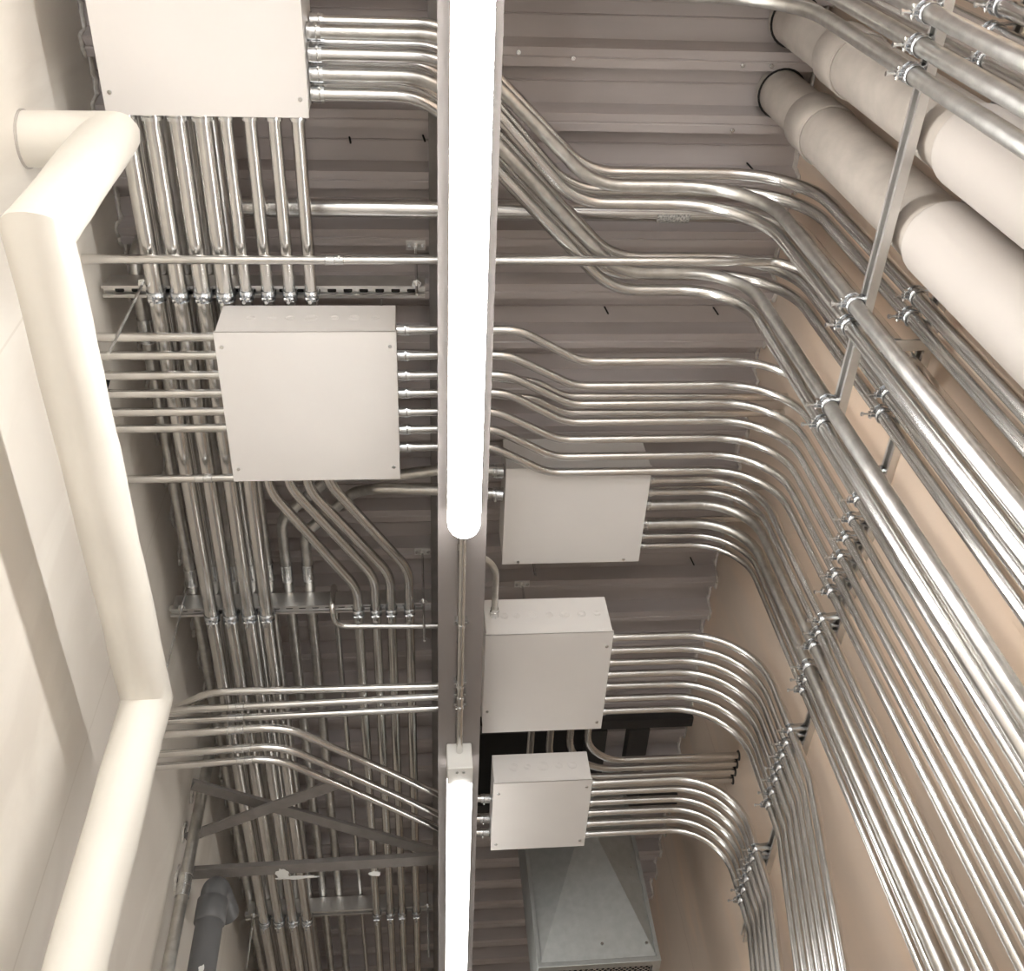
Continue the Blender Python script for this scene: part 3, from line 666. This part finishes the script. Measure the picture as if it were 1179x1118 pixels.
# ------------------------------------------------------------------ drain pipes through the deck on the right
def drain(y_, label, zc1, zins):
    t = thing('drain_pipe', label, 'pipe', V((1.212, y_, 5.0)), 'vertical drain pipes on the right wall')
    X = 1.213
    obj('bare_pipe', MB().cyl((X, y_, 5.045), (X, y_, zc1), 0.074, 32).cyl((X, y_, zc1), (X, y_, zins - 0.05), 0.084, 32), M_DRAIN, t)
    obj('coupling', MB().tube([(X, y_, zc1 + 0.075), (X, y_, zc1 + 0.07), (X, y_, zc1 - 0.07), (X, y_, zc1 - 0.075)], [0.076, 0.088, 0.088, 0.085], 32).ring((X, y_, zc1 - 0.074), (0, 0, 1), 0.0865, 0.0035, 32, 6), M_DRAIN, t)
    pr = [(zins + 0.03 * (1 - math.cos(a)) * -1 + 0.0, 0.070 + 0.024 * math.sin(a)) for a in [PI / 2 * k / 5 for k in range(6)]]
    obj('insulation_jacket', MB().tube([(X, y_, zins + 0.002)] + [(X, y_, a) for a, b in pr] + [(X, y_, 0.9)], [0.06] + [b for a, b in pr] + [0.094], 36), M_DRAINJ, t)
    obj('deck_opening', MB().ring((X, y_, 5.0), (0, 0, 1), 0.0775, 0.0035, 28, 6), M_BLACK, t)
    return t
drain(0.875, 'lower left drain pipe on the right wall, bare above and jacketed below the strut', 4.62, at(1068, 262, 0, 1.15).z + .06)
drain(0.655, 'upper right drain pipe on the right wall, closest to the top corner conduits', 4.50, at(1078, 170, 0, 1.15).z - .02)

# ------------------------------------------------------------------ braces, grey pipes at lower left
def angle(p0, p1, label, w=0.055, t=0.006, cat='brace'):
    p0, p1 = V(p0), V(p1); d = p1 - p0; u = d.normalized().cross(V((0, 0, 1))).normalized(); w_ = V((0, 0, 1))
    pr = [(-w / 2, 0), (w / 2, 0), (w / 2, t), (-w / 2 + t, t), (-w / 2 + t, w), (-w / 2, w)]
    mb = MB().prism(pr, p0, u, w_, d)
    o = obj('steel_brace', mb, M_GIRT, None, p0); tag(o, label, cat, 'painted angle braces at the lower left')
    return o
zB = 4.30
hb = angle(at(213, 1008, 2, zB), at(512, 990, 2, zB), 'level steel angle brace splashed with white plaster at the lower left', w=0.062)
a = at(213, 1008, 2, zB); 
# white plaster splash on the level brace
def splat(px, py, w, h, label=None):
    c = at(px, py, 2, zB - 0.002); mb = MB(); pts = []
    N = 18
    for i in range(N):
        th = 2 * PI * i / N; k = random.uniform(0.55, 1.15); pts.append((w * math.cos(th) * k, h * math.sin(th) * k))
    mb.prism(pts, c, V((1, 0, 0)), V((0, 1, 0)), V((0, 0, 0.004)))
    s = obj('plaster_splash', mb, M_WHITE, hb, c); s['label'] = 'white splash of plaster'
splat(326, 1006, 0.032, 0.045); splat(340, 1011, 0.095, 0.012); splat(432, 1006, 0.026, 0.018)
angle(at(213, 966, 2, zB + 0.032), at(398, 900, 2, zB + 0.032), 'short steel angle brace rising from the left wall to the sloping conduits')
angle(at(222, 905, 2, zB + 0.092), at(510, 985, 2, zB + 0.092), 'long steel angle brace slanting from the left wall down to the girder')
for (px, py, zz) in [(224, 945, 4.34), (307, 930, 4.345), (250, 925, 4.38)]:
    pass
# vertical weathered conduit and grey pvc pipe
QY = (at(222.6, 958, 0, -0.93).y + at(200, 1090, 0, -0.93).y) / 2
qc = at(212, 1022, 0, -0.93)
conduit('weathered vertical conduit with a threaded joint standing in front of the left wall braces', [(-0.93, QY, 4.74), (-0.93, QY, 0.9)], 0.024, coup=[((-0.93, QY, qc.z), (0, 0, 1))], mat=M_RMC, seg=18)
gv = thing('plastic_pipe', 'fat dark grey plastic pipe going down at the lower left beside the wall', 'pipe', V((-0.86, 3.86, 4.15)))
obj('barrel', MB().cyl((-0.85, 3.86, 4.10), (-0.85, 3.86, 0.9), 0.054, 28), M_GREY, gv)
obj('collar', MB().tube([(-0.85, 3.86, 4.02), (-0.85, 3.86, 4.025), (-0.85, 3.86, 4.12), (-0.85, 3.86, 4.125)], [0.055, 0.062, 0.062, 0.055], 28), M_GREY, gv)
obj('elbow', MB().tube(fillet([(-0.85, 3.86, 4.11), (-0.85, 3.86, 4.19), (-0.83, 4.06, 4.19)], 0.09), 0.054, 24), M_GREY, gv)
obj('paint_spot', MB().prism([(0.012 * math.cos(t_) * random.uniform(.5, 1.2), 0.02 * math.sin(t_) * random.uniform(.5, 1.2)) for t_ in [2 * PI * i / 12 for i in range(12)]], V((-0.84, 3.86 - 0.0555, 3.80)), V((1, 0, 0)), V((0, 0, 1)), V((0, 0.003, 0))), M_WHITE, gv)
# ragged holes in the left wall
for i, (px, py) in enumerate([(221, 913), (211, 959), (203, 1011)]):
    c = at(px, py, 0, XL); mb = MB()
    pr = [(0.022 * math.cos(t_) * random.uniform(.7, 1.2), 0.045 * math.sin(t_) * random.uniform(.7, 1.2)) for t_ in [2 * PI * k / 14 for k in range(14)]]
    mb.prism(pr, c, V((0, 1, 0)), V((0, 0, 1)), V((0.003, 0, 0)))
    o = obj('wall_hole', mb, M_BLACK, None, c); tag(o, ['highest', 'middle', 'lowest'][i] + ' of the three ragged dark holes in the left wall beside the weathered vertical conduit', 'hole', 'ragged holes in the left wall')
    rg = MB().tube([c + V((0.004, a_ * 1.08, b_ * 1.08)) for a_, b_ in pr] + [c + V((0.004, pr[0][0] * 1.08, pr[0][1] * 1.08))], 0.006, 6)
    obj('torn_edge', rg, M_CAULK, o)
c = at(121, 440, 0, XL); mb = MB(); pr = [(0.028 * math.cos(t_) * random.uniform(.8, 1.1), 0.06 * math.sin(t_) * random.uniform(.8, 1.1)) for t_ in [2 * PI * k / 14 for k in range(14)]]
mb.prism(pr, c, V((0, 1, 0)), V((0, 0, 1)), V((0.003, 0, 0)))
tag(obj('wall_hole', mb, M_BLACK, None, c), 'dark hole in the left wall just behind the cream insulated pipe', 'hole', 'ragged holes in the left wall')

# ------------------------------------------------------------------ dark roof opening frame and duct
fy = at(650, 858, 2, 4.93).y
fr = thing('roof_opening_frame', 'black steel frame round a roof opening behind the lower box', 'frame', V((0.7, fy, 5.0)))
obj('cross_beam', MB().box(0.23, XR - 0.002, fy - 0.15, fy - 0.09, 4.94, 4.999), M_DARK, fr)
obj('opening_shade', MB().box(0.25, 0.86, fy - 0.09, fy + 0.44, 4.985, 4.9985), M_BLACK, fr)  # black sheet stands in for the darkness inside the opening
obj('cross_beam', MB().box(0.23, XR, fy + 0.44, fy + 0.50, 4.93, 4.999), M_DARK, fr)
for x, w_ in ((0.86, .05), (1.07, .05)): obj('side_beam', MB().box(x - w_, x + w_, fy - 0.089, fy + 0.439, 4.93, 4.999), M_DARK, fr)

DY = 4.2
dl, dr = at(622, 1110, 1, DY), at(757, 1103, 1, DY); x0, x1 = dl.x, dr.x; zb_ = (dl.z + dr.z) / 2; DD = 0.42
du = thing('exhaust_duct', 'galvanised sheet metal duct with creased front dropping from the deck at the bottom', 'duct', V(((x0 + x1) / 2, DY, 5.0)))
ap = at(675, 968, 1, DY)
mb = MB()
vs = [(x0, DY, zb_), (x1, DY, zb_), (x1, DY, ap.z + .1), (x0, DY, ap.z + .1), (ap.x, DY - 0.085, ap.z + .1), (x0, DY, 4.998), (x1, DY, 4.998), (x0, DY - .0, ap.z + .1)]
mb.add([vs[0], vs[4], vs[3]], [(0, 1, 2)]); mb.add([vs[0], vs[1], vs[4]], [(0, 1, 2)]); mb.add([vs[1], vs[2], vs[4]], [(0, 1, 2)]); mb.add([vs[3], vs[4], vs[2], vs[6], vs[5]], [(0, 1, 4), (1, 2, 3), (1, 3, 4)])
pn = obj('front_panel', mb, M_DUCT, du); so = pn.modifiers.new('t', 'SOLIDIFY'); so.thickness = 0.0015
obj('side_panel', MB().box(x0, x0 + 0.0015, DY, DY + DD, zb_, 4.998), M_DUCT, du)
obj('side_panel', MB().box(x1 - 0.0015, x1, DY, DY + DD, zb_, 4.998), M_DUCT, du)
obj('back_panel', MB().box(x0, x1, DY + DD - 0.0015, DY + DD, zb_, 4.998), M_DUCT, du)
fl = MB()
for (a_, b_, c_, d_) in [(x0 - .012, x1 + .012, DY - .014, DY + .022), (x0 - .012, x1 + .012, DY + DD - .022, DY + DD + .012), (x0 - .012, x0 + .022, DY + .022, DY + DD - .022), (x1 - .022, x1 + .012, DY + .022, DY + DD - .022)]:
    fl.box(a_, b_, c_, d_, zb_ - 0.022, zb_)
flg = obj('grille_frame', fl, M_DUCT, du, bevel=0.002)
for s_ in (x0 - 0.004, x1 + 0.004):
    obj('corner_seam', MB().box(s_ - 0.008, s_ + 0.008, DY - 0.010, DY + 0.012, zb_, 4.99), M_DUCT, du)
gm = MB(); n_ = 26; st_ = 0.024
xa, xb_, ya, yb_ = x0 + .02, x1 - .02, DY + .02, DY + DD - .02
for sgn in (1, -1):
    k = -30
    while k < 60:
        c0 = xa + k * st_; seg_ = []
        for t_ in [0, 1]:
            yy = ya if t_ == 0 else yb_
            xx = c0 + sgn * (yy - ya) * 1.0
            seg_.append((xx, yy))
        (xA, yA), (xB, yB) = seg_
        def clip(xA, yA, xB, yB):
            dx, dy = xB - xA, yB - yA; t0, t1 = 0, 1
            for p_, q_ in ((-dx, xA - xa), (dx, xb_ - xA)):
                if p_ == 0: continue
                r_ = q_ / p_
                if p_ < 0: t0 = max(t0, r_)
                else: t1 = min(t1, r_)
            return None if t0 >= t1 else (xA + t0 * dx, yA + t0 * dy, xA + t1 * dx, yA + t1 * dy)
        cc = clip(xA, yA, xB, yB)
        if cc: gm.cyl((cc[0], cc[1], zb_ - 0.012), (cc[2], cc[3], zb_ - 0.012), 0.0014, 5)
        k += 1
obj('wire_mesh', gm, M_FIT, du)
obj('duct_shade_sheet', MB().box(x0 + 0.003, x1 - 0.003, DY + 0.003, DY + DD - 0.003, zb_ + 0.05, zb_ + 0.06), M_BLACK, du)  # black sheet across the duct, painted for the shade inside it
for (px, py) in [(693, 1088), (632, 1006), (725, 1000), (744, 1087)]:
    c = at(px, py, 1, DY - 0.004); obj('screw', MB().cyl(c, c + V((0, -0.012, 0)), 0.007, 6), M_FIT, du)

# ------------------------------------------------------------------ view
sc = bpy.context.scene
sc.view_settings.view_transform = 'Standard'; sc.view_settings.look = 'None'; sc.view_settings.gamma = 1; sc.view_settings.use_curve_mapping = False
sc.view_settings.exposure = 0.58
w = bpy.data.worlds.new('world'); sc.world = w; w.use_nodes = True
w.node_tree.nodes['Background'].inputs['Color'].default_value = (0.97, 0.985, 1.0, 1)
w.node_tree.nodes['Background'].inputs['Strength'].default_value = 4.6  # daylight added as fill, entering under the back wall
